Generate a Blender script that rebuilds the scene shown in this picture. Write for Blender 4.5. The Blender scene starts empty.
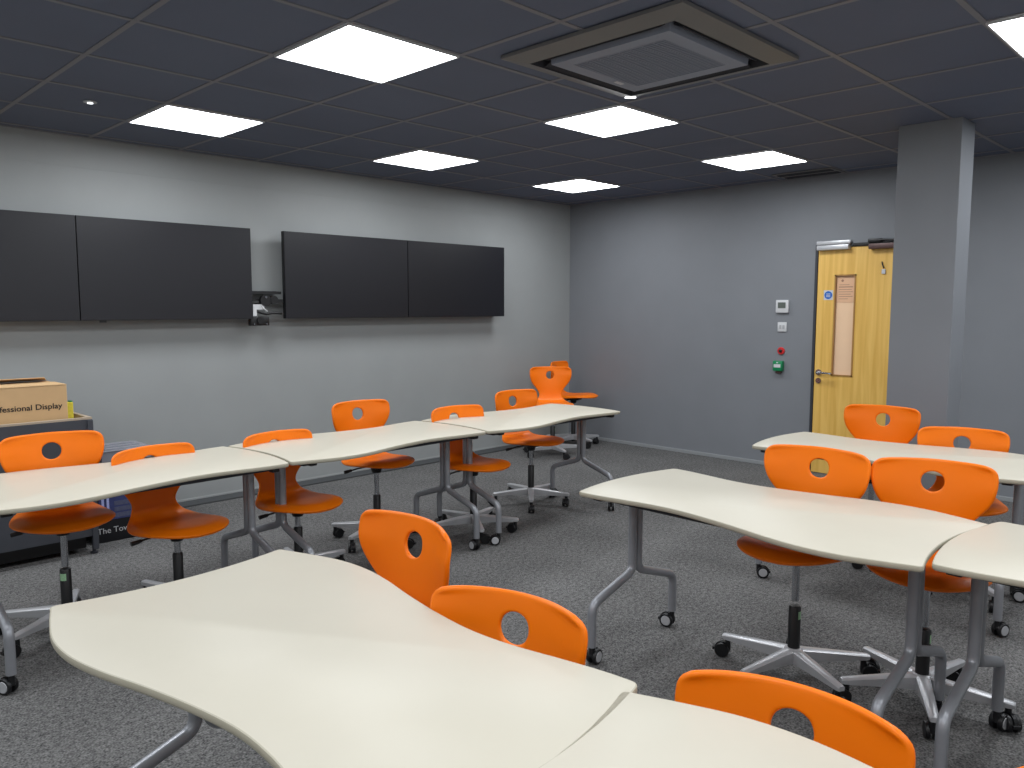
import bpy, bmesh, math, random
from mathutils import Vector, Matrix

random.seed(4)
PI = math.pi
scene = bpy.context.scene
C = scene.collection

# ------------------------------------------------------------------ camera, world, exposure
cam_d = bpy.data.cameras.new('camera')
cam_d.sensor_width = 36.0
cam_d.lens = 789.67 / 1024 * 36.0
cam_d.clip_start = 0.05
cam_o = bpy.data.objects.new('camera', cam_d)
C.objects.link(cam_o)
RV = Vector((0.704479, -0.709724, 0.000493)); UV = Vector((0.068037, 0.068225, 0.995347)); FV = Vector((0.706456, 0.701168, -0.096351))
m = Matrix.Identity(4)
for i in range(3):
    m[i][0] = RV[i]; m[i][1] = UV[i]; m[i][2] = -FV[i]
m[0][3], m[1][3], m[2][3] = -6.84333, -5.87290, 1.46609
cam_o.matrix_world = m
scene.camera = cam_o

world = bpy.data.worlds.new('world'); scene.world = world
world.use_nodes = True
world.node_tree.nodes['Background'].inputs[0].default_value = (0.5, 0.55, 0.65, 1)
world.node_tree.nodes['Background'].inputs[1].default_value = 0.05
scene.view_settings.view_transform = 'Standard'
scene.view_settings.look = 'None'
scene.view_settings.gamma = 1.0
scene.view_settings.use_curve_mapping = False
scene.view_settings.exposure = 0.0
PANEL_POWER = 19.0          # radiance of the ceiling LED panels
HC = 2.606                 # ceiling height
X0, Y0 = -9.60, -8.30      # far corner of the room behind the camera

# ------------------------------------------------------------------ materials
def srgb(r, g, b):
    f = lambda c: (c/255/12.92) if c/255 <= 0.04045 else ((c/255+0.055)/1.055)**2.4
    return (f(r), f(g), f(b), 1)

def mat(name, col, rough=0.5, metal=0.0, spec=0.5, noise=0.0, nscale=30, bump=0.0, bscale=200, coat=0.0):
    m = bpy.data.materials.new(name); m.use_nodes = True
    nt = m.node_tree; b = nt.nodes['Principled BSDF']
    b.inputs['Base Color'].default_value = col
    b.inputs['Roughness'].default_value = rough
    b.inputs['Metallic'].default_value = metal
    b.inputs['Specular IOR Level'].default_value = spec
    b.inputs['Coat Weight'].default_value = coat
    tc = nt.nodes.new('ShaderNodeTexCoord')
    if noise > 0:
        n = nt.nodes.new('ShaderNodeTexNoise'); n.inputs['Scale'].default_value = nscale; n.inputs['Detail'].default_value = 4
        nt.links.new(tc.outputs['Object'], n.inputs['Vector'])
        r = nt.nodes.new('ShaderNodeMapRange')
        r.inputs['From Min'].default_value = 0.25; r.inputs['From Max'].default_value = 0.75
        r.inputs['To Min'].default_value = 1-noise; r.inputs['To Max'].default_value = 1+noise
        nt.links.new(n.outputs['Fac'], r.inputs['Value'])
        mx = nt.nodes.new('ShaderNodeVectorMath'); mx.operation = 'SCALE'
        mx.inputs[0].default_value = col[:3]
        nt.links.new(r.outputs['Result'], mx.inputs['Scale'])
        nt.links.new(mx.outputs['Vector'], b.inputs['Base Color'])
    if bump > 0:
        n2 = nt.nodes.new('ShaderNodeTexNoise'); n2.inputs['Scale'].default_value = bscale; n2.inputs['Detail'].default_value = 3
        nt.links.new(tc.outputs['Object'], n2.inputs['Vector'])
        bp = nt.nodes.new('ShaderNodeBump'); bp.inputs['Strength'].default_value = bump; bp.inputs['Distance'].default_value = 0.004
        nt.links.new(n2.outputs['Fac'], bp.inputs['Height'])
        nt.links.new(bp.outputs['Normal'], b.inputs['Normal'])
    return m

def emit(name, col, strength):
    m = bpy.data.materials.new(name); m.use_nodes = True
    nt = m.node_tree; nt.nodes.remove(nt.nodes['Principled BSDF'])
    e = nt.nodes.new('ShaderNodeEmission'); e.inputs[0].default_value = col; e.inputs[1].default_value = strength
    nt.links.new(e.outputs[0], nt.nodes['Material Output'].inputs[0])
    return m

M = {}
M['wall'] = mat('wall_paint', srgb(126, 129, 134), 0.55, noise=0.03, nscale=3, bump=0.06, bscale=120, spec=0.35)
M['wall_pale'] = mat('screen_wall_grey', srgb(151, 154, 154), 0.5, noise=0.03, nscale=3, bump=0.06, bscale=120, spec=0.35)  # screen wall toned paler than the door wall's grey
M['wall_white'] = mat('bounce_wall_white', srgb(215, 215, 212), 0.6, noise=0.02, nscale=3)  # unseen walls behind the camera, made white to bounce light onto upright surfaces
M['ceil'] = mat('ceiling_tile', srgb(96, 104, 124), 0.75, noise=0.06, nscale=2, bump=0.25, bscale=350)
M['tbar'] = mat('ceiling_bar', srgb(122, 122, 128), 0.5)
M['orange'] = mat('orange_shell', (0.90, 0.186, 0.0010, 1), 0.40, noise=0.02, nscale=6, bump=0.05, bscale=500, spec=0.3)
M['top'] = mat('table_laminate', srgb(197, 191, 175), 0.42, noise=0.012, nscale=9, spec=0.4)
M['edge'] = mat('table_edge', srgb(172, 166, 148), 0.5)
M['silver'] = mat('silver_powdercoat', srgb(146, 148, 153), 0.36, 0.4, noise=0.03, nscale=40)
M['alu'] = mat('polished_aluminium', srgb(190, 191, 194), 0.35, 0.35, noise=0.03, nscale=30)
M['chrome'] = mat('chrome', srgb(190, 192, 196), 0.18, 1.0)
M['black'] = mat('black_plastic', srgb(13, 13, 16), 0.42, noise=0.1, nscale=20)
M['darksteel'] = mat('dark_steel', srgb(52, 54, 60), 0.45, 0.4)
M['disc'] = mat('caster_disc', srgb(170, 171, 174), 0.45, noise=0.03)
M['screen'] = mat('screen_glass', srgb(14, 14, 22), 0.42, spec=0.5, noise=0.03, nscale=2)
M['bezel'] = mat('screen_bezel', srgb(9, 9, 14), 0.5)
M['white'] = mat('white_plastic', srgb(205, 206, 208), 0.4, noise=0.02)
M['lcd'] = mat('lcd_glass', srgb(92, 98, 92), 0.3)
M['red'] = mat('red_plastic', srgb(205, 40, 42), 0.4, noise=0.05)
M['green'] = mat('green_plastic', srgb(12, 130, 80), 0.35, noise=0.05)
M['cab'] = mat('cabinet_grey', srgb(66, 69, 76), 0.5, noise=0.05, nscale=8)
M['inner'] = mat('cabinet_inside_board', srgb(176, 160, 140), 0.6, noise=0.05, nscale=12)
M['carton_black'] = mat('black_carton', srgb(16, 17, 22), 0.4, noise=0.05)
M['blue_print'] = mat('blue_print', srgb(52, 60, 108), 0.5, noise=0.15, nscale=40)
M['grey_print'] = mat('grey_print', srgb(78, 82, 108), 0.5, noise=0.15, nscale=60)
M['lilac_print'] = mat('lilac_print', srgb(170, 176, 225), 0.5, noise=0.12, nscale=80)
M['ink'] = mat('black_ink', srgb(28, 22, 20), 0.6)
M['tray'] = mat('translucent_grey_plastic', srgb(158, 160, 170), 0.22, noise=0.06, nscale=10)
M['tray'].node_tree.nodes['Principled BSDF'].inputs['Transmission Weight'].default_value = 0.25
M['yellow'] = mat('yellow_label', srgb(226, 212, 70), 0.5, noise=0.1, nscale=60)
M['paper'] = mat('cream_paper', srgb(242, 205, 168), 0.7, noise=0.02, nscale=8)
M['notice'] = mat('notice_paper', srgb(226, 182, 146), 0.7, noise=0.03, nscale=20)
M['print'] = mat('faded_print', srgb(160, 118, 96), 0.7)
M['blue'] = mat('blue_sign', srgb(25, 100, 190), 0.4)
M['brown'] = mat('bronze_cover', srgb(84, 62, 60), 0.45, 0.3)
M['frame'] = mat('door_frame_paint', srgb(50, 52, 58), 0.45)
M['sticker'] = mat('pale_green_sticker', srgb(150, 190, 150), 0.5, noise=0.2, nscale=200)
M['ac_blue'] = mat('ac_panel', srgb(140, 146, 160), 0.5)
M['ac'] = mat('ac_plastic', srgb(112, 111, 110), 0.5, noise=0.03, nscale=6)
M['ac_dark'] = mat('ac_slot', srgb(34, 36, 44), 0.6)
M['led'] = emit('led_diffuser', (0.93, 0.965, 1.0, 1), PANEL_POWER)
M['lamp_dot'] = emit('indicator_glow', (0.95, 0.98, 1.0, 1), 2.0)

def carpet():
    m = bpy.data.materials.new('grey_carpet'); m.use_nodes = True
    nt = m.node_tree; b = nt.nodes['Principled BSDF']; b.inputs['Roughness'].default_value = 0.95
    b.inputs['Specular IOR Level'].default_value = 0.15
    tc = nt.nodes.new('ShaderNodeTexCoord')
    n1 = nt.nodes.new('ShaderNodeTexNoise'); n1.inputs['Scale'].default_value = 130; n1.inputs['Detail'].default_value = 3
    n2 = nt.nodes.new('ShaderNodeTexNoise'); n2.inputs['Scale'].default_value = 45; n2.inputs['Detail'].default_value = 2
    n3 = nt.nodes.new('ShaderNodeTexNoise'); n3.inputs['Scale'].default_value = 2.2; n3.inputs['Detail'].default_value = 3
    for n in (n1, n2, n3): nt.links.new(tc.outputs['Object'], n.inputs['Vector'])
    a = nt.nodes.new('ShaderNodeMath'); a.operation = 'MULTIPLY_ADD'; a.inputs[1].default_value = 0.6
    nt.links.new(n1.outputs['Fac'], a.inputs[0])
    s = nt.nodes.new('ShaderNodeMath'); s.operation = 'MULTIPLY'; s.inputs[1].default_value = 0.3
    nt.links.new(n2.outputs['Fac'], s.inputs[0]); nt.links.new(s.outputs[0], a.inputs[2])
    s3 = nt.nodes.new('ShaderNodeMath'); s3.operation = 'MULTIPLY_ADD'; s3.inputs[1].default_value = 0.10
    nt.links.new(n3.outputs['Fac'], s3.inputs[0]); nt.links.new(a.outputs[0], s3.inputs[2])
    r = nt.nodes.new('ShaderNodeValToRGB')
    r.color_ramp.elements[0].position = 0.36; r.color_ramp.elements[0].color = srgb(50, 50, 50)
    r.color_ramp.elements[1].position = 0.64; r.color_ramp.elements[1].color = srgb(132, 131, 130)
    nt.links.new(s3.outputs[0], r.inputs[0]); nt.links.new(r.outputs[0], b.inputs['Base Color'])
    bp = nt.nodes.new('ShaderNodeBump'); bp.inputs['Strength'].default_value = 0.7; bp.inputs['Distance'].default_value = 0.006
    nt.links.new(n1.outputs['Fac'], bp.inputs['Height']); nt.links.new(bp.outputs['Normal'], b.inputs['Normal'])
    return m
M['carpet'] = carpet()

def wood(name, c1, c2, horizontal=False):
    m = bpy.data.materials.new(name); m.use_nodes = True
    nt = m.node_tree; b = nt.nodes['Principled BSDF']; b.inputs['Roughness'].default_value = 0.4
    tc = nt.nodes.new('ShaderNodeTexCoord'); mp = nt.nodes.new('ShaderNodeMapping')
    mp.inputs['Scale'].default_value = (14, 14, 0.7)
    nt.links.new(tc.outputs['Object'], mp.inputs['Vector'])
    n = nt.nodes.new('ShaderNodeTexNoise'); n.inputs['Scale'].default_value = 1.6; n.inputs['Detail'].default_value = 6; n.inputs['Distortion'].default_value = 0.6
    nt.links.new(mp.outputs[0], n.inputs['Vector'])
    r = nt.nodes.new('ShaderNodeValToRGB')
    r.color_ramp.elements[0].position = 0.3; r.color_ramp.elements[0].color = c1
    r.color_ramp.elements[1].position = 0.7; r.color_ramp.elements[1].color = c2
    nt.links.new(n.outputs['Fac'], r.inputs[0]); nt.links.new(r.outputs[0], b.inputs['Base Color'])
    return m
M['oak'] = wood('oak_veneer', srgb(216, 168, 76), srgb(240, 196, 106))
M['bead'] = wood('oak_bead', srgb(150, 108, 54), srgb(176, 132, 72))

def cardboard():
    m = mat('cardboard', srgb(206, 170, 124), 0.75, noise=0.04, nscale=14)
    return m
M['card'] = cardboard()

# ------------------------------------------------------------------ mesh helpers
def obj(name, bm, material, parent=None, smooth=False, mats=None):
    bmesh.ops.recalc_face_normals(bm, faces=bm.faces[:])
    me = bpy.data.meshes.new(name); bm.to_mesh(me); bm.free()
    for mm in (mats or [material]): me.materials.append(mm)
    if smooth:
        me.polygons.foreach_set('use_smooth', [True]*len(me.polygons))
        me.set_sharp_from_angle(angle=math.radians(38))
    o = bpy.data.objects.new(name, me); C.objects.link(o)
    if parent: o.parent = parent
    return o

def tag(o, label, cat, group=None):
    o['label'] = label; o['category'] = cat
    if group: o['group'] = group
    return o

def thing(name, label, cat, loc=(0, 0, 0), rotz=0, group=None):
    o = bpy.data.objects.new(name, None); C.objects.link(o)
    o.empty_display_size = 0.1
    o.location = loc; o.rotation_euler = (0, 0, rotz)
    return tag(o, label, cat, group)

def struct(name, bm, material, **k):
    o = obj(name, bm, material, **k); o['kind'] = 'structure'
    return o

def copy_tree(o, parent=None):
    c = o.copy(); C.objects.link(c)
    if parent: c.parent = parent
    for ch in list(o.children): copy_tree(ch, c)
    return c

def box(bm, x0, x1, y0, y1, z0, z1, bev=0.0, mi=0, seg=2):
    r = bmesh.ops.create_cube(bm, size=1.0)
    vs = r['verts']
    for v in vs:
        v.co = Vector(((x0+x1)/2+v.co.x*(x1-x0), (y0+y1)/2+v.co.y*(y1-y0), (z0+z1)/2+v.co.z*(z1-z0)))
    fs = set(f for v in vs for f in v.link_faces)
    for f in fs: f.material_index = mi
    if bev > 0:
        es = list(set(e for v in vs for e in v.link_edges))
        bmesh.ops.bevel(bm, geom=es, offset=bev, segments=seg, affect='EDGES', profile=0.5)
    return bm

def nb(): return bmesh.new()
def B(*a, **k): return box(nb(), *a, **k)

def cyl(bm, p0, p1, r0, r1=None, seg=24, mi=0, cap=True):
    r1 = r0 if r1 is None else r1
    p0, p1 = Vector(p0), Vector(p1); d = (p1-p0).normalized()
    a = d.orthogonal().normalized(); b = d.cross(a)
    v0 = [bm.verts.new(p0+(a*math.cos(t)+b*math.sin(t))*r0) for t in [2*PI*i/seg for i in range(seg)]]
    v1 = [bm.verts.new(p1+(a*math.cos(t)+b*math.sin(t))*r1) for t in [2*PI*i/seg for i in range(seg)]]
    fs = [bm.faces.new((v0[i], v0[(i+1) % seg], v1[(i+1) % seg], v1[i])) for i in range(seg)]
    if cap: fs += [bm.faces.new(v0[::-1]), bm.faces.new(v1)]
    for f in fs: f.material_index = mi
    return bm

def lathe(bm, prof, seg=24, center=(0, 0, 0), axis='z', mi=0):
    rings = []
    for r, h in prof:
        ring = []
        for i in range(seg):
            t = 2*PI*i/seg; a, b = r*math.cos(t), r*math.sin(t)
            p = {'z': (a, b, h), 'x': (h, a, b), 'y': (a, h, b)}[axis]
            ring.append(bm.verts.new(Vector(p)+Vector(center)))
        rings.append(ring)
    for q in range(len(rings)-1):
        for i in range(seg):
            f = bm.faces.new((rings[q][i], rings[q][(i+1) % seg], rings[q+1][(i+1) % seg], rings[q+1][i])); f.material_index = mi
    for ring in (rings[0], rings[-1]):
        f = bm.faces.new(ring); f.material_index = mi
    return bm

def fillet(pts, rads, n=7):
    pts = [Vector(p) for p in pts]; out = [pts[0]]
    for i in range(1, len(pts)-1):
        a = (pts[i-1]-pts[i]); b = (pts[i+1]-pts[i])
        ang = a.angle(b); t = min(rads[i-1]/math.tan(ang/2), a.length*0.49, b.length*0.49)
        p0 = pts[i]+a.normalized()*t; p2 = pts[i]+b.normalized()*t
        for k in range(n+1):
            s = k/n; out.append(p0*(1-s)**2+pts[i]*2*s*(1-s)+p2*s*s)
    out.append(pts[-1]); return out

def tube(bm, path, r, seg=16, mi=0):
    path = [Vector(p) for p in path]; n = len(path)
    t0 = (path[1]-path[0]).normalized(); a = t0.orthogonal().normalized()
    rings = []
    for i, p in enumerate(path):
        t = ((path[min(i+1, n-1)]-path[max(i-1, 0)])).normalized()
        a = (a - t*a.dot(t)).normalized(); b = t.cross(a)
        rr = r[i] if isinstance(r, (list, tuple)) else r
        rings.append([bm.verts.new(p+(a*math.cos(2*PI*k/seg)+b*math.sin(2*PI*k/seg))*rr) for k in range(seg)])
    for q in range(n-1):
        for k in range(seg):
            f = bm.faces.new((rings[q][k], rings[q][(k+1) % seg], rings[q+1][(k+1) % seg], rings[q+1][k])); f.material_index = mi
    for ring in (rings[0][::-1], rings[-1]):
        f = bm.faces.new(ring); f.material_index = mi
    return bm

def catmull(P, x):
    i = 0
    while i < len(P)-2 and x > P[i+1][0]: i += 1
    p1, p2 = P[i], P[i+1]; p0 = P[max(i-1, 0)]; p3 = P[min(i+2, len(P)-1)]
    h = p2[0]-p1[0]; t = (x-p1[0])/h
    m1 = (p2[1]-p0[1])/max(p2[0]-p0[0], 1e-9)*h; m2 = (p3[1]-p1[1])/max(p3[0]-p1[0], 1e-9)*h
    return (2*t**3-3*t*t+1)*p1[1]+(t**3-2*t*t+t)*m1+(-2*t**3+3*t*t)*p2[1]+(t**3-t*t)*m2

def bake(o):
    """replace an object's mesh by its modified one"""
    dg = bpy.context.evaluated_depsgraph_get(); dg.update()
    me = bpy.data.meshes.new_from_object(o.evaluated_get(dg))
    o.modifiers.clear(); o.data = me; me.name = o.name
    return o

def text_bm(body, size, extr=0.0006):
    cu = bpy.data.curves.new('lettering', 'FONT'); cu.body = body; cu.size = size; cu.extrude = extr
    cu.resolution_u = 4; cu.offset = 0.0007 if size < 0.05 else 0
    to = bpy.data.objects.new('lettering', cu); C.objects.link(to)
    dg = bpy.context.evaluated_depsgraph_get(); dg.update()
    me = bpy.data.meshes.new_from_object(to.evaluated_get(dg))
    bm = nb(); bm.from_mesh(me)
    bpy.data.objects.remove(to); bpy.data.curves.remove(cu); bpy.data.meshes.remove(me)
    return bm

# ------------------------------------------------------------------ room shell
struct('floor', B(X0-0.1, 0.1, Y0-0.1, 0.1, -0.10, 0.0), M['carpet'])
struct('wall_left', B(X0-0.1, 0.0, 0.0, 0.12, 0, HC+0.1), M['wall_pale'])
DY0, DY1, DZ = -3.80, -2.832, 2.01       # door opening on the far wall (x = 0)
w = B(0, 0.12, DY1, 0.12, 0, HC+0.1); box(w, 0, 0.12, Y0-0.1, DY0, 0, HC+0.1); box(w, 0, 0.12, DY0, DY1, DZ, HC+0.1)
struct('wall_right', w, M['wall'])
struct('wall_back', B(X0-0.1, 0.0, Y0-0.12, Y0, 0, HC+0.1), M['wall_white'])
struct('wall_near', B(X0-0.12, X0, Y0-0.1, 0.1, 0, HC+0.1), M['wall_white'])
struct('ceiling', B(X0-0.1, 0.1, Y0-0.1, 0.1, HC, HC+0.12), M['ceil'])
# ceiling grid
g = nb()
xs = [-4.98+0.6*k for k in range(-7, 9)]; ys = [-2.5+0.6*k for k in range(-9, 5)]
for x in xs:
    if X0 < x < -0.02: box(g, x-0.012, x+0.012, Y0, 0, HC-0.004, HC+0.001)
for y in ys:
    if Y0 < y < -0.02: box(g, X0, 0, y-0.012, y+0.012, HC-0.0045, HC+0.001)
box(g, X0, 0, -0.022, 0, HC-0.006, HC+0.001); box(g, -0.022, 0, Y0, -0.022, HC-0.006, HC+0.001)
struct('trim_1', g, M['tbar'])
# skirting
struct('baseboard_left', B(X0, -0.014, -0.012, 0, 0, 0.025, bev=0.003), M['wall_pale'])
struct('trim_3', B(X0, -0.16, -0.16, -0.013, 0, 0.012, bev=0.002), mat('dark_floor_strip', srgb(66, 68, 70), 0.7, noise=0.05, nscale=10))  # low dark strip along the foot of the screen wall
sk = B(-0.014, 0, DY1+0.0, -0.0, 0, 0.035, bev=0.003); box(sk, -0.014, 0, Y0, DY0, 0, 0.035, bev=0.003)
struct('baseboard_right', sk, mat('skirting_paint', srgb(146, 149, 151), 0.4))
# board joint high on the screen wall
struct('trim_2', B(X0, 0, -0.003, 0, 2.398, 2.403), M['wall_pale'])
# square column
struct('wall_column', B(-1.49, -1.23, -4.365, -4.0, 0, HC, bev=0.004), M['wall'])

# ------------------------------------------------------------------ door (hinged leaf in dark frame)
dr = bpy.data.objects.new('door_1', None); C.objects.link(dr); dr['kind'] = 'structure'; dr.location = (0, 0, 0)
f = B(-0.006, 0.10, DY1-0.022, DY1, 0, DZ); box(f, -0.012, 0.10, DY0, DY0+0.035, 0, DZ); box(f, -0.012, 0.10, DY0+0.035, DY1-0.022, DZ-0.025, DZ)
obj('door_frame', f, M['frame'], dr)
LY0, LY1, LZ = DY0+0.038, DY1-0.026, DZ-0.029
WY0, WY1, WZ0, WZ1 = -3.19, -3.008, 0.875, 1.75
lf = B(0.002, 0.046, WY1, LY1, 0.005, LZ); box(lf, 0.002, 0.046, LY0, WY0, 0.005, LZ)
box(lf, 0.002, 0.046, WY0, WY1, 0.005, WZ0); box(lf, 0.002, 0.046, WY0, WY1, WZ1, LZ)
obj('door_leaf', lf, M['oak'], dr)
bd = nb()
for a in ((WY0, WY0+0.012, WZ0, WZ1), (WY1-0.012, WY1, WZ0, WZ1), (WY0, WY1, WZ0, WZ0+0.012), (WY0, WY1, WZ1-0.012, WZ1)):
    box(bd, -0.003, 0.012, a[0], a[1], a[2], a[3])
obj('glazing_bead', bd, M['bead'], dr)
obj('window_pane', B(0.020, 0.026, WY0, WY1, WZ0, WZ1), M['paper'], dr)['label'] = 'vision panel covered with cream paper'
h = nb()
lathe(h, [(0.026, -0.010), (0.026, 0.002), (0.0255, 0.0021)], 24, (0, -2.898, 0.90), 'x')
tube(h, fillet([(-0.005, -2.898, 0.90), (-0.055, -2.898, 0.90), (-0.055, -3.03, 0.897)], [0.014]), 0.0095, 14)
obj('door_handle', h, M['chrome'], dr, smooth=True)
h = lathe(nb(), [(0.024, -0.008), (0.024, 0.002)], 24, (0, -2.898, 0.825), 'x'); box(h, -0.012, -0.008, -2.903, -2.893, 0.81, 0.838)
obj('lock_escutcheon', h, M['chrome'], dr, smooth=True)

cl = thing('door_closer', 'silver overhead door closer at the top left of the oak door', 'door closer', (0, -3.0, 1.96))
obj('closer_body', B(-0.055, 0.002, -0.135, 0.14, 0.0, 0.042, bev=0.006), M['alu'], cl, smooth=True)
obj('slide_rail', B(-0.045, -0.0125, -0.145, 0.145, 0.046, 0.078, bev=0.004), M['alu'], cl, smooth=True)
cl = thing('door_holder', 'brown door holder with black arm at the top right of the oak door', 'door holder', (0, -3.42, 1.95))
obj('holder_body', B(-0.06, 0.002, -0.20, 0.12, 0.0, 0.045, bev=0.006), M['brown'], cl, smooth=True)
a = tube(nb(), [(-0.035, 0.11, 0.078), (-0.05, -0.02, 0.07), (-0.05, -0.20, 0.06)], 0.009, 10)
box(a, -0.05, -0.0125, 0.02, 0.13, 0.056, 0.086, bev=0.004)
obj('arm', a, M['black'], cl, smooth=True)
tag(obj('door_seal', B(-0.024, -0.0125, -3.50, -3.15, 1.992, 2.010), M['black']), 'thin black strip between the closer and the holder above the door', 'door strip')

pn = thing('door_notice', 'small printed notice at the top of the door window', 'notice', (0.0185, -3.099, 1.51))
obj('sheet', B(-0.001, 0.0012, -0.078, 0.078, 0.0, 0.225), M['notice'], pn)
pt = nb()
cyl(pt, (-0.0016, 0.03, 0.188), (-0.001, 0.03, 0.188), 0.011, seg=16)
for i, (y0, y1) in enumerate(((0.055, -0.03), (0.06, -0.06), (0.06, -0.05), (0.06, -0.062), (0.058, -0.045), (0.058, -0.06), (0.058, -0.02))):
    box(pt, -0.0016, -0.001, y1, y0, 0.150-0.02*i, 0.154-0.02*i+(0.003 if i == 1 else 0))
obj('faded_printing', pt, M['print'], pn)
sg = thing('fire_door_sign', 'round blue sign on a white square on the oak door', 'sign', (0.002, -2.957, 1.575))
obj('backing', B(-0.002, 0, -0.04, 0.04, -0.042, 0.042), M['white'], sg)
obj('disc', cyl(nb(), (-0.004, 0, 0), (-0.002, 0, 0), 0.034, seg=32), M['blue'], sg)
pt = nb()
for i in range(3): box(pt, -0.0046, -0.004, -0.018, 0.018, -0.016+0.012*i, -0.011+0.012*i)
obj('white_marks', pt, M['white'], sg)
hk = thing('coat_hook', 'small metal hook with a tag near the top of the oak door', 'hook', (0.002, -3.41, 1.79))
obj('hook', tube(nb(), [(-0.006, 0.014, 0.055), (-0.012, 0.006, 0.028), (-0.016, -0.006, 0.0)], 0.005, 8), M['darksteel'], hk, smooth=True)
obj('tag', B(-0.012, 0, -0.018, 0.012, -0.045, -0.006, bev=0.002), M['alu'], hk)

# ------------------------------------------------------------------ wall controls
t = thing('thermostat', 'white square thermostat with grey display, uppermost of the wall controls', 'thermostat', (0, -2.547, 1.478))
obj('housing', B(-0.026, 0, -0.06, 0.06, -0.058, 0.058, bev=0.006), M['white'], t, smooth=True)
obj('display', B(-0.028, -0.0262, -0.036, 0.038, -0.016, 0.036), M['lcd'], t)
t = thing('light_switch', 'white light switch plate below the thermostat', 'switch', (0, -2.547, 1.292))
obj('plate', B(-0.011, 0, -0.043, 0.043, -0.043, 0.043, bev=0.004), M['white'], t, smooth=True)
for s in (-1, 1): obj('rocker', B(-0.015, -0.0112, s*0.015-0.010, s*0.015+0.010, -0.017, 0.017, bev=0.002), M['disc'], t)
t = thing('door_release_button', 'red round door release button above the green call point', 'push button', (0, -2.544, 1.074))
obj('back_plate', lathe(nb(), [(0.034, 0), (0.034, -0.010), (0.030, -0.014)], 24, (0, 0, 0), 'x'), M['red'], t, smooth=True)
obj('button', lathe(nb(), [(0.014, -0.0142), (0.014, -0.026), (0.010, -0.029)], 20, (0, 0, 0), 'x'), M['black'], t, smooth=True)
t = thing('call_point', 'green emergency call point, lowest of the wall controls', 'call point', (0, -2.532, 0.938))
obj('housing', B(-0.05, 0, -0.045, 0.045, -0.046, 0.046, bev=0.007), M['green'], t, smooth=True)
obj('break_panel', B(-0.0525, -0.0502, -0.032, 0.032, -0.014, 0.016), M['white'], t)
obj('arrow_mark', B(-0.0525, -0.0502, -0.008, 0.008, 0.024, 0.036), M['white'], t)
obj('lower_tab', B(-0.03, 0, -0.025, 0.025, -0.07, -0.0465, bev=0.004), M['brown'], t)
t = thing('wall_sensor', 'small white motion sensor high on the wall beside the square column', 'sensor', (-0.0, -4.066, 2.545))
obj('housing', lathe(nb(), [(0.032, 0), (0.034, -0.03), (0.02, -0.055)], 20, (0, 0, 0), 'x'), M['white'], t, smooth=True)
t.location = (-1.23+0.0, -4.30, 2.49); t.rotation_euler = (0, 0, PI)
t['label'] = 'small white motion sensor high on the side of the square column'

# ------------------------------------------------------------------ ceiling panels
def led_panel(x, y, label):
    t = thing('ceiling_light', label, 'ceiling light', (x, y, HC), 0, 'square LED ceiling panels')
    return t
p0 = led_panel(-4.68, -2.80, 'large square ceiling light at the top centre left, in front of the screens')
fr = nb(); s = 0.288
for a in ((-s-.008, s+.008, -s-.008, -s), (-s-.008, s+.008, s, s+.008), (-s-.008, -s, -s, s), (s, s+.008, -s, s)):
    box(fr, a[0], a[1], a[2], a[3], -0.014, -0.0048)
obj('frame', fr, M['white'], p0)
df = nb(); vs = [df.verts.new(v) for v in ((-s, -s, -0.010), (-s, s, -0.010), (s, s, -0.010), (s, -s, -0.010))]
df.faces.new(vs)
dfo = obj('diffuser', df, M['led'], p0)
# face must look down
if dfo.data.polygons[0].normal.z > 0: dfo.data.flip_normals()
PL = {(-4.68, -1.0): 'square ceiling light beside the tiny round ceiling spot, nearest the left',
      (-2.88, -1.0): 'middle ceiling light of the three in the row by the screen wall',
      (-1.08, -1.0): 'smallest looking square ceiling light, nearest the room corner',
      (-2.88, -2.80): 'square ceiling light just beyond the air conditioning unit',
      (-1.08, -2.80): 'square ceiling light nearest the oak door',
      (-2.88, -5.20): 'square ceiling light cut off at the top right corner of the view'}
for cx in (-8.28, -6.48, -4.68, -2.88, -1.08):
    for cy in (-7.0, -5.20, -2.80, -1.0):
        if (cx, cy) == (-4.68, -2.80): continue
        c = copy_tree(p0); c.location = (cx, cy, HC)
        c['label'] = PL.get((cx, cy), 'square ceiling light out of view, %s and %s' % (
            {-8.28: 'farthest left', -6.48: 'second from left', -4.68: 'third from left', -2.88: 'fourth from left', -1.08: 'door side'}[cx],
            {-7.0: 'behind the camera', -5.20: 'over the camera row', -2.80: 'in the middle row', -1.0: 'by the screen wall'}[cy]))

# air conditioning cassette
t = thing('air_conditioner', 'square four way ceiling air conditioning unit with central grille', 'air conditioner', (-3.773, -3.705, HC))
S = 0.478
def frustum(bm, s0, z0, s1, z1):
    a = [bm.verts.new((sx*s0, sy*s0, z0)) for sx, sy in ((-1, -1), (1, -1), (1, 1), (-1, 1))]
    b = [bm.verts.new((sx*s1, sy*s1, z1)) for sx, sy in ((-1, -1), (1, -1), (1, 1), (-1, 1))]
    for i in range(4): bm.faces.new((a[i], a[(i+1) % 4], b[(i+1) % 4], b[i]))
    return a, b
fb = nb()
frustum(fb, S, -0.005, S, -0.020); frustum(fb, S, -0.020, 0.385, -0.040)
obj('fascia', fb, M['ac'], t)
sl = nb(); frustum(sl, 0.385, -0.040, 0.372, -0.006); frustum(sl, 0.372, -0.006, 0.30, -0.006)
obj('air_slot', sl, M['ac_dark'], t)
for k in range(4):
    lv = B(-0.30, 0.30, -0.024, 0.024, -0.003, 0.003, bev=0.001)
    o = obj('louvre', lv, M['ac_dark'], t)
    o.rotation_euler = (math.radians(28), 0, k*PI/2)
    o.location = (-math.sin(k*PI/2)*-0.345, math.cos(k*PI/2)*-0.345, -0.026)
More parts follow.
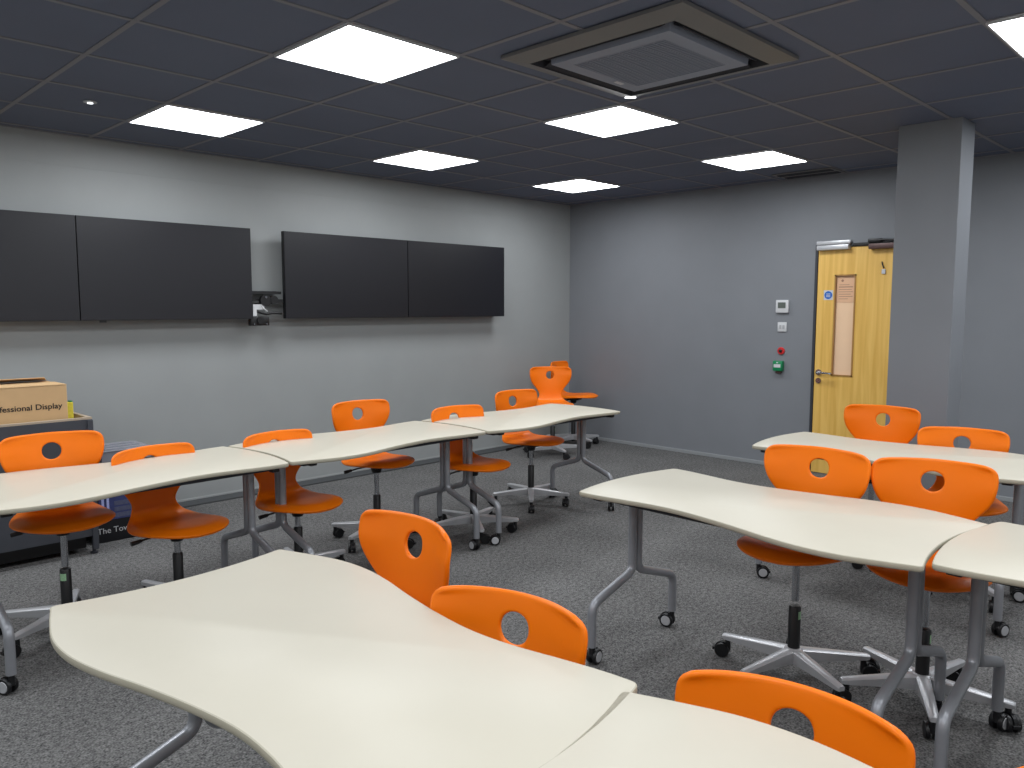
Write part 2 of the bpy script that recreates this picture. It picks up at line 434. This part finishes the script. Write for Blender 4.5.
ct = nb(); frustum(ct, 0.318, -0.006, 0.315, -0.044)
frustum(ct, 0.315, -0.044, 0.245, -0.044)
obj('centre_panel', ct, M['ac_blue'], t)
gr = nb()
vs = [gr.verts.new(v) for v in ((-0.245, -0.245, -0.030), (-0.245, 0.245, -0.030), (0.245, 0.245, -0.030), (0.245, -0.245, -0.030))]
fa = gr.faces.new(vs); fa.material_index = 1
for i in range(25):
    x = -0.24+0.02*i
    box(gr, x-0.004, x+0.004, -0.245, 0.245, -0.045, -0.031)
for i in range(9):
    y = -0.24+0.06*i
    box(gr, -0.245, 0.245, y-0.002, y+0.002, -0.0435, -0.031)
obj('intake_grille', gr, None, t, mats=[M['ac_blue'], M['ac_dark']])
obj('status_window', B(0.10, 0.16, 0.262, 0.282, -0.047, -0.0445), M['white'], t)

o = obj('corner_indicator', B(-0.03, 0.03, -0.012, 0.012, -0.040, -0.034, bev=0.003), M['lamp_dot'], t); o.location = (0.405, 0.405, -0.003); o.rotation_euler = (0, 0, -PI/4)

t = thing('ceiling_spot', 'tiny round recessed emergency spot in the ceiling above the left screens', 'ceiling spot', (-5.29, -1.03, HC))
obj('bezel', lathe(nb(), [(0.036, -0.0045), (0.034, -0.009), (0.02, -0.010)], 24), M['alu'], t, smooth=True)
obj('lens', cyl(nb(), (0, 0, -0.010), (0, 0, -0.014), 0.015, seg=16), M['lamp_dot'], t)
t = thing('ceiling_vent', 'dark rectangular slotted ceiling vent above the oak door', 'air vent', (-0.22, -2.84, HC))
o = nb()
for a in ((-.15, .15, -.26, -.235), (-.15, .15, .235, .26), (-.15, -.125, -.235, .235), (.125, .15, -.235, .235), (-.02, .02, -.235, .235)):
    box(o, a[0], a[1], a[2], a[3], -0.012, -0.0048)
obj('frame', o, M['ac'], t)
for k in (-0.09, -0.055, 0.055, 0.09):
    o = obj('slat', B(-0.013, 0.013, -0.235, 0.235, -0.002, 0.002), M['ac_dark'], t); o.location = (k, 0, -0.010); o.rotation_euler = (0, math.radians(30), 0)

# ------------------------------------------------------------------ wall screens
def screen(x0, x1, label, zlo=1.378, zhi=2.066):
    w = (x1-x0)-0.0015; hh = zhi-zlo
    t = thing('wall_screen', label, 'screen', ((x0+x1)/2, -0.15, zlo), 0, 'flat black wall screens')
    obj('glass', B(-w/2+0.0015, w/2-0.0015, -0.0025, 0.004, 0.003, hh-0.003), M['screen'], t)
    bz = nb()
    box(bz, -w/2, w/2, 0.0, 0.040, 0, 0.006); box(bz, -w/2, w/2, 0.0, 0.040, hh-0.006, hh)
    box(bz, -w/2, -w/2+0.006, 0.0, 0.040, 0.006, hh-0.006); box(bz, w/2-0.006, w/2, 0.0, 0.040, 0.006, hh-0.006)
    obj('bezel', bz, M['bezel'], t)
    obj('back_housing', B(-w/2+0.0062, w/2-0.0062, 0.0045, 0.052, 0.0062, hh-0.0062, bev=0.004), M['bezel'], t)
    if x0 == -5.131: obj('sensor', B(-w/2+0.12, -w/2+0.16, 0.006, 0.02, -0.014, 0), M['black'], t)
    return t
screen(-6.355, -5.135, 'leftmost black wall screen, cut off by the left edge of the view')
screen(-5.131, -3.913, 'black wall screen just left of the gap and bracket')
screen(-3.634, -2.412, 'black wall screen just right of the gap and bracket')
screen(-2.408, -1.190, 'rightmost black wall screen, nearest the room corner')
def mount(x0, x1, label):
    t = thing('screen_mount', label, 'wall bracket', (0, 0, 0), 0, 'steel screen brackets')
    r = nb()
    box(r, x0, x1, -0.095, -0.078, 1.47, 1.50); box(r, x0+0.02, x1-0.3 if x0 < -5 else x1, -0.095, -0.078, 1.78, 1.81)
    obj('rail', r, M['black'], t)
    for i in range(4):
        x = x0+0.25+(x1-x0-0.5)*i/3
        obj('upright', B(x-0.02, x+0.02, -0.0755, -0.004, 1.42, 1.86), M['darksteel'], t)
    return t
m1 = mount(-6.3, -3.80, 'black bracket rails behind the left pair of wall screens')
m2 = mount(-3.60, -1.3, 'black bracket rails behind the right pair of wall screens')
t = thing('bracket_joint', 'black jointed bracket with cable box in the gap between the screen pairs', 'wall bracket', (-3.78, 0, 1.47))
a = nb()
box(a, -0.125, 0.13, -0.115, -0.100, 0.10, 0.122); box(a, -0.125, 0.13, -0.115, -0.100, 0.045, 0.060)
box(a, 0.06, 0.14, -0.13, -0.100, 0.03, 0.06)
obj('arm', a, M['black'], t)
a = nb(); cyl(a, (-0.02, -0.15, 0.05), (-0.02, -0.118, 0.05), 0.045, seg=20); cyl(a, (0.05, -0.15, 0.055), (0.05, -0.118, 0.055), 0.034, seg=20)
obj('pivot', a, M['black'], t, smooth=True)
obj('bolt', cyl(nb(), (-0.02, -0.156, 0.075), (-0.02, -0.1505, 0.075), 0.009, seg=10), M['chrome'], t)
a = nb(); box(a, -0.125, -0.095, -0.14, -0.118, -0.07, 0.02); box(a, -0.0945, -0.03, -0.14, -0.118, -0.02, 0.02)
tube(a, [(-0.06, -0.145, 0.015), (-0.045, -0.15, -0.01), (-0.01, -0.148, -0.035)], 0.005, 8)
obj('cable_cover', a, M['white'], t)
a = tube(nb(), [(-0.09, -0.13, -0.035), (-0.02, -0.145, -0.055), (0.04, -0.145, -0.045), (0.12, -0.13, -0.05)], 0.011, 10)
obj('cable_bundle', a, M['black'], t, smooth=True)
a = B(-0.15, 0.005, -0.15, -0.10, -0.145, -0.075, bev=0.006); cyl(a, (-0.075, -0.165, -0.105), (-0.075, -0.1502, -0.105), 0.028, seg=20)
obj('junction_box', a, M['black'], t, smooth=True)
for x in (-0.125, -0.02): obj('screw', cyl(nb(), (x, -0.157, -0.132), (x, -0.1502, -0.132), 0.006, seg=8), M['chrome'], t)
box_o = B(-0.11, 0.10, -0.09, -0.0, 0.104, 0.124); obj('wall_plate', box_o, M['darksteel'], t)

# ------------------------------------------------------------------ casters
def caster_mesh(bm, wr=0.030, disc=True):
    """twin wheel caster; pin at the origin, wheels trailing along -x; top of the stem at z=wr*2+0.03"""
    off = -0.022
    for s in (-1, 1):
        lathe(bm, [(wr*0.60, s*0.022), (wr*0.93, s*0.022), (wr, s*0.019), (wr, s*0.009), (wr*0.9, s*0.006)], 24, (off, 0, wr), 'y', 0)
    # hood between and over the wheels
    for k in range(7):
        a0 = math.radians(20+k*22); a1 = math.radians(20+(k+1)*22)
        pts = []
        for aa in (a0, a1):
            for rr in (wr*0.4, wr*1.12): pts.append((off+math.cos(aa)*rr, wr+math.sin(aa)*rr))
        v = [bm.verts.new((p[0], sy*0.0055, p[1])) for sy in (-1, 1) for p in pts]
        for q in ((0, 1, 3, 2), (4, 6, 7, 5), (1, 5, 7, 3), (0, 2, 6, 4), (0, 4, 5, 1), (2, 3, 7, 6)): bm.faces.new([v[i] for i in q])
    cyl(bm, (0, 0, wr*1.1), (0, 0, wr*2+0.014), 0.012, 0.011, 14)
    tube(bm, [(off, 0, wr), (0, 0, wr*1.5)], 0.008, 8)
    box(bm, -0.062, -0.050, -0.012, 0.012, wr*0.9, wr*1.25)
    return bm

# ------------------------------------------------------------------ wavy table
L = 1.30; SAG = 0.046; ZT = 0.73; TH = 0.019
HW = [(-.05, .319), (0, .319), (.10, .350), (.22, .382), (.34, .388), (.46, .370), (.60, .335), (.75, .305), (.88, .290), (1.0, .296), (1.12, .316), (1.22, .330), (1.30, .334), (1.35, .334)]
def outline():
    pts = []
    n = 44
    side = [(SAG*0+u, catmull(HW, u)) for u in [L*i/n for i in range(n+1)]]
    up = [(u, h) for u, h in side]
    hw1 = up[-1][1]; hw0 = up[0][1]
    e1 = [(L+SAG*(1-(v/hw1)**2), v) for v in [hw1*(1-2*i/20) for i in range(1, 20)]]
    dn = [(u, -h) for u, h in reversed(side)]
    e0 = [(SAG*(1-(v/hw0)**2), v) for v in [-hw0*(1-2*i/20) for i in range(1, 20)]]
    P = up+e1+dn+e0
    # round the four corners
    def rc(P, idx, r):
        p = Vector(P[idx]); N = len(P)
        return idx
    out = []; N = len(P); corners = {0, len(up)-1, len(up)+len(e1), len(up)+len(e1)+len(dn)-1}
    rad = 0.020
    skip = set()
    for i in range(N):
        near = [c for c in corners if (Vector(P[i])-Vector(P[c])).length < rad*1.05 and i != c]
        if near: continue
        if i in corners:
            pv = nx = None
            k = i
            while (Vector(P[k])-Vector(P[i])).length < rad*1.05: k = (k-1) % N
            a = (Vector(P[k])-Vector(P[i])).normalized()
            k = i
            while (Vector(P[k])-Vector(P[i])).length < rad*1.05: k = (k+1) % N
            b = (Vector(P[k])-Vector(P[i])).normalized()
            c = Vector(P[i]); q0 = c+a*rad; q2 = c+b*rad
            for s in range(7):
                s /= 6; out.append(q0*(1-s)**2+c*2*s*(1-s)+q2*s*s)
        else: out.append(Vector(P[i]))
    return out
OUT = outline()

def make_table():
    t = thing('wavy_table', '', 'table', (0, 0, 0), 0, 'white wave shaped tables on wheels')
    bm = nb(); N = len(OUT)
    rings = []
    inset = lambda d: [OUT[i]-(((OUT[(i+1) % N]-OUT[i-1]).normalized()).yx*Vector((1, -1)))*d*SGN for i in range(N)]
    area = sum(OUT[i].x*OUT[(i+1) % N].y-OUT[(i+1) % N].x*OUT[i].y for i in range(N))
    SGN = 1 if area > 0 else -1
    for d, z in ((0.004, ZT-TH), (0.001, ZT-TH+0.003), (0.0, ZT-TH+0.006), (0.0, ZT-0.004), (0.0012, ZT-0.001), (0.004, ZT)):
        rings.append([bm.verts.new((p.x, p.y, z)) for p in inset(d)])
    for q in range(len(rings)-1):
        for i in range(N):
            f = bm.faces.new((rings[q][i], rings[q][(i+1) % N], rings[q+1][(i+1) % N], rings[q+1][i])); f.material_index = 1
    f = bm.faces.new(rings[-1]); f.material_index = 0
    f = bm.faces.new(rings[0][::-1]); f.material_index = 1
    obj('tabletop', bm, None, t, smooth=True, mats=[M['top'], M['edge']])
    # underframe beam and rails
    bm = nb(); zt = ZT-TH
    bm.free()
    for s in (-1, 1): obj('side_rail', B(0.150, L-0.062, s*0.235-0.012, s*0.235+0.012, zt-0.024, zt-0.0005, bev=0.003), M['darksteel'], t)
    for u in (0.125, L-0.037):
        obj('support_rail', B(u-0.022, u+0.022, -0.26, 0.26, zt-0.0265, zt-0.0005, bev=0.004), M['darksteel'], t)
        obj('tilt_latch', B(u-0.035 if u > 0.5 else u-0.005, u+0.005 if u > 0.5 else u+0.035, -0.300, -0.262, zt-0.024, zt-0.0005, bev=0.006), M['black'], t)
        for s in (-1, 1):
            path = fillet([(u, s*0.0195, zt-0.027), (u, s*0.0195, 0.338), (u, s*0.283, 0.252), (u, s*0.283, 0.078)], [0.05, 0.055])
            obj('leg', tube(nb(), path, 0.0185, 20), M['silver'], t, smooth=True)
        k = B(u-0.007, u+0.007, -0.003, 0.003, 0.38, zt-0.03)
        obj('leg_web', k, M['black'], t)
        for s in (-1, 1):
            c = obj('caster', caster_mesh(nb(), 0.032), M['black'], t, smooth=True)
            c.location = (u, s*0.283, 0); c.rotation_euler = (0, 0, random.uniform(0, 2*PI))
            for sy in (-1, 1):
                d = obj('wheel_disc', cyl(nb(), (-0.022, sy*0.0222, 0.032), (-0.022, sy*0.0245, 0.032), 0.0225, 0.021, 24), M['disc'], c)
                d['label'] = 'grey wheel disc'
    return t
proto = make_table()
TABLES = [
    ((-5.988, -3.714), -87.9, 'white wavy table nearest the camera on the left, with the pointed far left corner'),
    ((-5.972, -5.008), -86.9, 'white wavy table at the bottom centre, end to end with the nearest left table'),
    ((-4.142, -5.172), 88.5, 'white wavy table in the right middle of the room, two orange chairs behind it'),
    ((-4.115, -6.478), 88.5, 'white wavy table cut off at the right edge, joined to the middle right table'),
    ((-6.270, -2.214), 1.3, 'leftmost white wavy table in the row by the screens'),
    ((-4.953, -2.180), 1.2, 'middle white wavy table in the row by the screens'),
    ((-3.630, -2.160), 0.2, 'far end white wavy table in the row by the screens, nearest the room corner'),
    ((-2.610, -5.130), 91.0, 'white wavy table at the far right in front of the oak door'),
]
for i, ((x, y), a, lab) in enumerate(TABLES):
    t = proto if i == 0 else copy_tree(proto)
    t.location = (x, y, 0); t.rotation_euler = (0, 0, math.radians(a)); t['label'] = lab
    if i:
        for ch in t.children:
            if ch.name.startswith('caster'): ch.rotation_euler = (0, 0, random.uniform(0, 2*PI))

# ------------------------------------------------------------------ swivel chair
HS = 0.515
PROF = [(.262, .002), (.240, .006), (.205, .009), (.15, .010), (.07, .005), (0, -.001), (-.07, -.004), (-.125, -.002), (-.158, .010), (-.174, .032), (-.181, .062),
        (-.185, .10), (-.189, .14), (-.194, .18), (-.200, .22), (-.206, .26), (-.212, .30), (-.217, .347)]
PW = [.03, .10, .15, .185, .205, .208, .200, .180, .150, .124, .112, .128, .158, .186, .202, .209, .211, .206]
def make_shell(parent):
    # arc length parameter
    T = [0]
    for i in range(1, len(PROF)): T.append(T[-1]+math.dist(PROF[i], PROF[i-1]))
    PX = [(T[i], PROF[i][0]) for i in range(len(T))]; PZ = [(T[i], PROF[i][1]) for i in range(len(T))]; W = [(T[i], PW[i]) for i in range(len(T))]
    TL = T[-1]
    XC, SA, SB, SN = 0.03, 0.2325, 0.208, 2.3
    def S(s, t):
        t = min(max(t, 0), TL)
        x, z, wv = catmull(PX, t), catmull(PZ, t), catmull(W, t)
        if x > XC and t < 0.26: wv = SB*max(1-((x-XC)/SA)**SN, 0)**(1/SN)
        b = min(max((t-0.50)/0.20, 0), 1); b = b*b*(3-2*b)       # how much this row belongs to the back
        d = TL-t; r = 0.030
        if d < r: wv -= r-math.sqrt(max(r*r-(r-d)**2, 0))
        y = s*wv
        rho = ((max(x-XC, 0)/SA)**SN+(abs(y)/SB)**SN)**(1/SN) if (x > XC and t < 0.26) else abs(s)
        fade = 1-min(1, max(0, (t-0.33)/0.14))
        z += (1-b)*0.010*min(rho, 0.8)**3
        z -= 0.020*fade*(max(0, rho-0.66)/0.34)**2
        x += b*0.058*(abs(s)**2.0)
        tp = max(0, 1-(TL-t)/0.10); z -= tp*0.014*s*s
        return Vector((x, y, z))
    def TT(i):
        """row spacing, crowded towards the rounded front edge"""
        t = TL*i/NR; e = 0.17
        return e*(1-math.cos(t/e*PI/2)) if t < e else t
    NR, NC = 64, 24
    tc = TL-0.088; rh = 0.039
    dt = TL/NR
    i0, i1 = int((tc-0.062)/dt), int(math.ceil((tc+0.062)/dt)); j0, j1 = 8, 16
    bm = nb(); G = {}
    for i in range(NR+1):
        for j in range(NC+1):
            if i0 < i < i1 and j0 < j < j1: continue
            G[i, j] = bm.verts.new(S(-1+2*j/NC, TT(i)))
    for i in range(NR):
        for j in range(NC):
            if i0 <= i < i1 and j0 <= j < j1: continue
            bm.faces.new((G[i, j], G[i, j+1], G[i+1, j+1], G[i+1, j]))
    loop = [(i0, j) for j in range(j0, j1)]+[(i, j1) for i in range(i0, i1)]+[(i1, j) for j in range(j1, j0, -1)]+[(i, j0) for i in range(i1, i0, -1)]
    wc = catmull(W, tc); prev = [G[k] for k in loop]
    bst = [(-1+2*k[1]/NC, dt*k[0]) for k in loop]
    for ring in range(1, 5):
        a = ring/4; cur = []
        for (s, t) in bst:
            ang = math.atan2((t-tc), s*wc); cs, ctt = rh*math.cos(ang)/wc, tc+rh*math.sin(ang)
            cur.append(bm.verts.new(S(s*(1-a)+cs*a, t*(1-a)+ctt*a)))
        n = len(cur)
        for k in range(n): bm.faces.new((prev[k], prev[(k+1) % n], cur[(k+1) % n], cur[k]))
        prev = cur
    o = obj('seat_shell', bm, M['orange'], parent)
    # make sure the sheet's normals point up / forward, then thicken away from them
    up = sum(1 if p.normal.z > 0 else -1 for p in o.data.polygons if p.center.x > -0.1)
    if up < 0: o.data.flip_normals()
    o.data.polygons.foreach_set('use_smooth', [True]*len(o.data.polygons))
    md = o.modifiers.new('thick', 'SOLIDIFY'); md.thickness = 0.016; md.offset = -1
    md2 = o.modifiers.new('round', 'SUBSURF'); md2.levels = 1; md2.render_levels = 1
    bake(o)
    return o

def make_chair():
    t = thing('swivel_chair', '', 'chair', (0, 0, 0), 0, 'orange swivel chairs with a round hole in the back')
    sh = make_shell(t); sh.location = (0, 0, HS)
    mc = nb()
    box(mc, -0.085, 0.075, -0.055, 0.055, -0.058, -0.029, bev=0.008)
    lathe(mc, [(0.05, -0.030), (0.038, -0.060), (0.028, -0.092)], 20)
    box(mc, -0.135, -0.07, -0.045, 0.045, -0.045, -0.022, bev=0.006)
    o = obj('seat_mechanism', mc, M['black'], t, smooth=True); o.location = (0, 0, HS)
    lv = tube(nb(), [(-0.02, -0.04, -0.052), (-0.04, -0.11, -0.060), (-0.05, -0.15, -0.068)], 0.005, 8)
    tube(lv, [(-0.05, -0.15, -0.068), (-0.058, -0.195, -0.075)], [0.009, 0.011], 10)
    o = obj('height_lever', lv, M['black'], t, smooth=True); o.location = (0, 0, HS)
    o = obj('gas_column', cyl(nb(), (0, 0, -0.24), (0, 0, -0.086), 0.0145, seg=20), M['chrome'], t, smooth=True); o.location = (0, 0, HS)
    sl = lathe(nb(), [(0.0235, 0.062), (0.0235, 0.285), (0.019, 0.291)], 20)
    sl_o = obj('column_sleeve', sl, M['black'], t, smooth=True)
    stk = nb(); seg = 8
    vv = []
    for z in (0.240, 0.272):
        vv.append([stk.verts.new((math.cos(a)*0.0240, math.sin(a)*0.0240, z)) for a in [(-0.6+1.2*k/seg) for k in range(seg+1)]])
    for k in range(seg): stk.faces.new((vv[0][k], vv[0][k+1], vv[1][k+1], vv[1][k]))
    so = obj('sticker', stk, M['sticker'], sl_o); so['label'] = 'pale green adjustment sticker'
    # five star base
    sb = nb()
    lathe(sb, [(0.026, 0.052), (0.036, 0.062), (0.036, 0.104), (0.030, 0.110), (0.0236, 0.110)], 24)
    for k in range(5):
        a = 2*PI*k/5; ca, sa = math.cos(a), math.sin(a)
        sec = []
        for r, hw_t, hw_b, zt, zb in ((0.026, 0.024, 0.022, 0.108, 0.054), (0.10, 0.022, 0.018, 0.103, 0.058), (0.20, 0.019, 0.015, 0.095, 0.062), (0.285, 0.016, 0.013, 0.088, 0.066), (0.296, 0.013, 0.011, 0.085, 0.068)):
            q = []
            for (v, z) in ((-hw_b, zb), (hw_b, zb), (hw_t, zt-0.006), (hw_t*0.55, zt), (-hw_t*0.55, zt), (-hw_t, zt-0.006)):
                q.append(sb.verts.new((ca*r-sa*v, sa*r+ca*v, z)))
            sec.append(q)
        for i in range(len(sec)-1):
            for j in range(6): sb.faces.new((sec[i][j], sec[i][(j+1) % 6], sec[i+1][(j+1) % 6], sec[i+1][j]))
        sb.faces.new(sec[0][::-1]); sb.faces.new(sec[-1])
    bmesh.ops.translate(sb, verts=sb.verts[:], vec=(0, 0, 0.011))
    st = obj('star_base', sb, M['alu'], t, smooth=True)
    for k in range(5):
        a = 2*PI*k/5
        c = obj('caster', caster_mesh(nb(), 0.030), M['black'], st, smooth=True)
        c.location = (math.cos(a)*0.275, math.sin(a)*0.275, 0); c.rotation_euler = (0, 0, random.uniform(0, 2*PI))
    return t
chair = make_chair()
CH = [  # x, y, facing, seat height, base star angle, label
    (-5.800, -1.990, 262.8, 0.485, 67, 'orange swivel chair in front of the grey cabinet and cardboard box'),
    (-5.345, -2.115, 279.0, 0.388, 30, 'orange swivel chair in front of the black carton'),
    (-4.700, -2.120, 273.0, 0.387, 2, 'orange swivel chair at the joint of the left and middle tables by the screens'),
    (-3.967, -1.815, 267.5, 0.470, 57, 'orange swivel chair behind the middle of the middle table by the screens'),
    (-3.420, -2.120, 265.0, 0.413, 22, 'orange swivel chair pushed in low where middle and far screen tables meet'),
    (-2.596, -1.859, 266.0, 0.440, 8, 'orange swivel chair behind the far end table, its whole star base showing'),
    (-1.034, -0.678, 230.0, 0.471, 30, 'orange swivel chair standing loose near the room corner, facing the room'),
    (-0.446, -0.447, 286.0, 0.491, 44, 'orange swivel chair farthest back in the room corner, turned sideways'),
    (-3.899, -4.533, 183.8, 0.497, 23.5, 'orange swivel chair behind the middle right table, the left of the two'),
    (-3.780, -4.973, 195.9, 0.486, 61, 'orange swivel chair behind the middle right table, the right of the two'),
    (-2.120, -4.160, 187.0, 0.480, 40, 'orange swivel chair behind the far right table, directly in front of the oak door'),
    (-2.390, -4.705, 197.5, 0.430, 15, 'orange swivel chair at the far right table, in front of the square column'),
    (-5.610, -4.030, 181.0, 0.440, 60, 'orange swivel chair at the nearest left table, farther of the two'),
    (-5.752, -4.645, 193.5, 0.390, 10, 'orange swivel chair at the nearest left table, the nearer of the two'),
    (-5.680, -5.285, 189.0, 0.364, 35, 'orange swivel chair at the bottom, behind the bottom centre table'),
    (-5.640, -5.835, 188.0, .385, 20, 'orange swivel chair only just showing at the bottom right corner'),
]
for i, (x, y, a, hs, st, lab) in enumerate(CH):
    hs += 0.055
    t = chair if i == 0 else copy_tree(chair)
    t.location = (x, y, 0); t.rotation_euler = (0, 0, math.radians(a)); t['label'] = lab
    for ch in t.children:
        n = ch.name.split('.')[0]
        if n in ('seat_shell', 'seat_mechanism', 'height_lever', 'gas_column'): ch.location = (0, 0, hs)
        if n == 'star_base':
            ch.rotation_euler = (0, 0, math.radians(st-a))
            for k in ch.children: k.rotation_euler = (0, 0, random.uniform(0, 2*PI))
        if n == 'column_sleeve': ch.rotation_euler = (0, 0, math.radians(225-a) if i == 0 else math.radians(90))

# ------------------------------------------------------------------ grey cabinet, boxes
t = thing('storage_cabinet', 'dark grey low cabinet with an open top, under the cardboard box', 'cabinet', (-5.31, -0.86, 0))
bx = nb()   # open box on feet: x -1.3..0, y 0..0.5
box(bx, -1.30, -0.0, 0.0, 0.022, 0.11, 0.81); box(bx, -1.30, 0.0, 0.478, 0.50, 0.11, 0.81)
box(bx, -0.022, 0.0, 0.022, 0.478, 0.11, 0.81); box(bx, -1.30, -1.278, 0.022, 0.478, 0.11, 0.81)
box(bx, -1.278, -0.022, 0.022, 0.478, 0.11, 0.13)
obj('carcass', bx, M['cab'], t)
rm = nb()
box(rm, -1.30, 0, 0.0, 0.026, 0.8105, 0.822); box(rm, -1.30, 0, 0.474, 0.50, 0.8105, 0.822); box(rm, -0.026, 0, 0.026, 0.474, 0.8105, 0.822); box(rm, -1.30, -1.274, 0.026, 0.474, 0.8105, 0.822)
obj('top_edge', rm, M['inner'], t)
ins = nb()
box(ins, -1.274, -0.026, 0.470, 0.4775, 0.60, 0.8105); box(ins, -0.030, -0.0225, 0.026, 0.469, 0.60, 0.8105); box(ins, -1.274, -0.030, 0.026, 0.469, 0.60, 0.62)
obj('inner_lining', ins, M['inner'], t)
obj('corner_post', B(-0.030, 0.000, -0.016, -0.0005, 0.03, 0.808, bev=0.003), M['cab'], t)
obj('plinth', B(-1.27, -0.05, 0.06, 0.44, 0.03, 0.108), M['black'], t)
for x in (-1.25, -0.02):
    for y in (0.02, 0.46):
        obj('foot', lathe(nb(), [(0.022, 0.0), (0.022, 0.010), (0.010, 0.014), (0.010, 0.108)], 14, (x, y, 0)), M['darksteel'], t, smooth=True)

t = thing('cardboard_box', 'brown cardboard display box standing in the grey cabinet', 'box', (-5.42, -0.80, 0.622))
W_, D_, H_ = 1.14, 0.40, 0.398
bx = nb()
box(bx, -W_, 0, 0, D_, 0, H_-0.004, bev=0.004)
obj('carton', bx, M['card'], t)
fl = nb()
v = [fl.verts.new(p) for p in ((-W_, -0.001, H_-0.003), (0, -0.001, H_-0.003), (-0.02, D_*0.40, H_+0.002), (-W_, D_*0.40, H_+0.002))]
fl.faces.new(v)
v = [fl.verts.new(p) for p in ((-W_, D_, H_-0.003), (0, D_, H_-0.003), (-0.06, D_*0.52, H_+0.028), (-W_, D_*0.52, H_+0.030))]
fl.faces.new(v)
fo = obj('flap', fl, M['card'], t); md = fo.modifiers.new('t', 'SOLIDIFY'); md.thickness = 0.004; bake(fo)
tx = text_bm('Professional Display', 0.044)
xs_ = [v.co.x for v in tx.verts]; wid = max(xs_)-min(xs_)
target_w = 0.382
for v in tx.verts:
    x, y, z = v.co; v.co = Vector((-0.028-target_w+(x-min(xs_))*target_w/wid, -0.0005-z, 0.262+y))
obj('lettering', tx, M['ink'], t)
pr = nb()
for k in range(26): box(pr, -W_+0.03+k*0.038, -W_+0.03+k*0.038+0.022, 0.040, 0.044, H_-0.0005, H_+0.0025)
obj('perforation', pr, M['print'], t)
t = thing('yellow_carton', 'small yellow packet between the cardboard box and the cabinet side', 'packet', (-5.378, -0.66, 0.622))
obj('packet', B(-0.036, 0.022, -0.02, 0.02, 0.0, 0.278, bev=0.003), M['yellow'], t)
obj('cap', B(0.004, 0.020, -0.015, 0.015, 0.2785, 0.286), M['green'], t)

t = thing('black_carton', 'black product carton with a picture and white lettering, beside the grey cabinet', 'box', (-5.27, -0.67, 0))
obj('carton', B(0, 0.50, 0, 0.36, 0.0, 0.50, bev=0.004), M['carton_black'], t)
pc = nb()
box(pc, 0.03, 0.34, -0.002, -0.0003, 0.14, 0.37)
obj('picture_panel', pc, M['blue_print'], t)
pc = nb()
for k in range(3): box(pc, 0.12, 0.27, -0.0035, -0.0022, 0.150+k*0.038, 0.178+k*0.038)
obj('picture_drives', pc, M['grey_print'], t)
pc = nb(); box(pc, 0.045, 0.060, -0.0035, -0.0022, 0.14, 0.34); box(pc, 0.075, 0.09, -0.0035, -0.0022, 0.16, 0.34)
lathe(pc, [(0.038, -0.0022), (0.030, -0.0040)], 20, (0.215, 0, 0.315), 'y'); box(pc, 0.12, 0.16, -0.0035, -0.0022, 0.300, 0.306)
obj('picture_highlights', pc, M['lilac_print'], t)
tx = text_bm('The Tower', 0.060)
xs_ = [v.co.x for v in tx.verts]; wid = max(xs_)-min(xs_)
for v in tx.verts:
    x, y, z = v.co; v.co = Vector((0.015+(x-min(xs_))*0.235/wid, -0.0008-z, 0.058+y*0.85))
obj('lettering', tx, M['white'], t)
t = thing('plastic_tray', 'shallow grey see-through plastic tray on top of the black carton', 'tray', (-5.20, -0.64, 0.5015))
tb = nb()
z0 = 0.0
box(tb, 0, 0.30, 0, 0.30, 0, 0.006)
for a in ((0, 0.30, 0, 0.006), (0, 0.30, 0.294, 0.30), (0, 0.006, 0.006, 0.294), (0.294, 0.30, 0.006, 0.294)): box(tb, a[0], a[1], a[2], a[3], 0.006, 0.060)
obj('tray_body', tb, M['tray'], t)
ld = B(-0.008, 0.308, -0.008, 0.308, 0.0605, 0.070, bev=0.003)
for k in range(3): box(ld, 0.03, 0.27, 0.03+k*0.09, 0.075+k*0.09, 0.0705, 0.075)
obj('lid', ld, M['tray'], t)
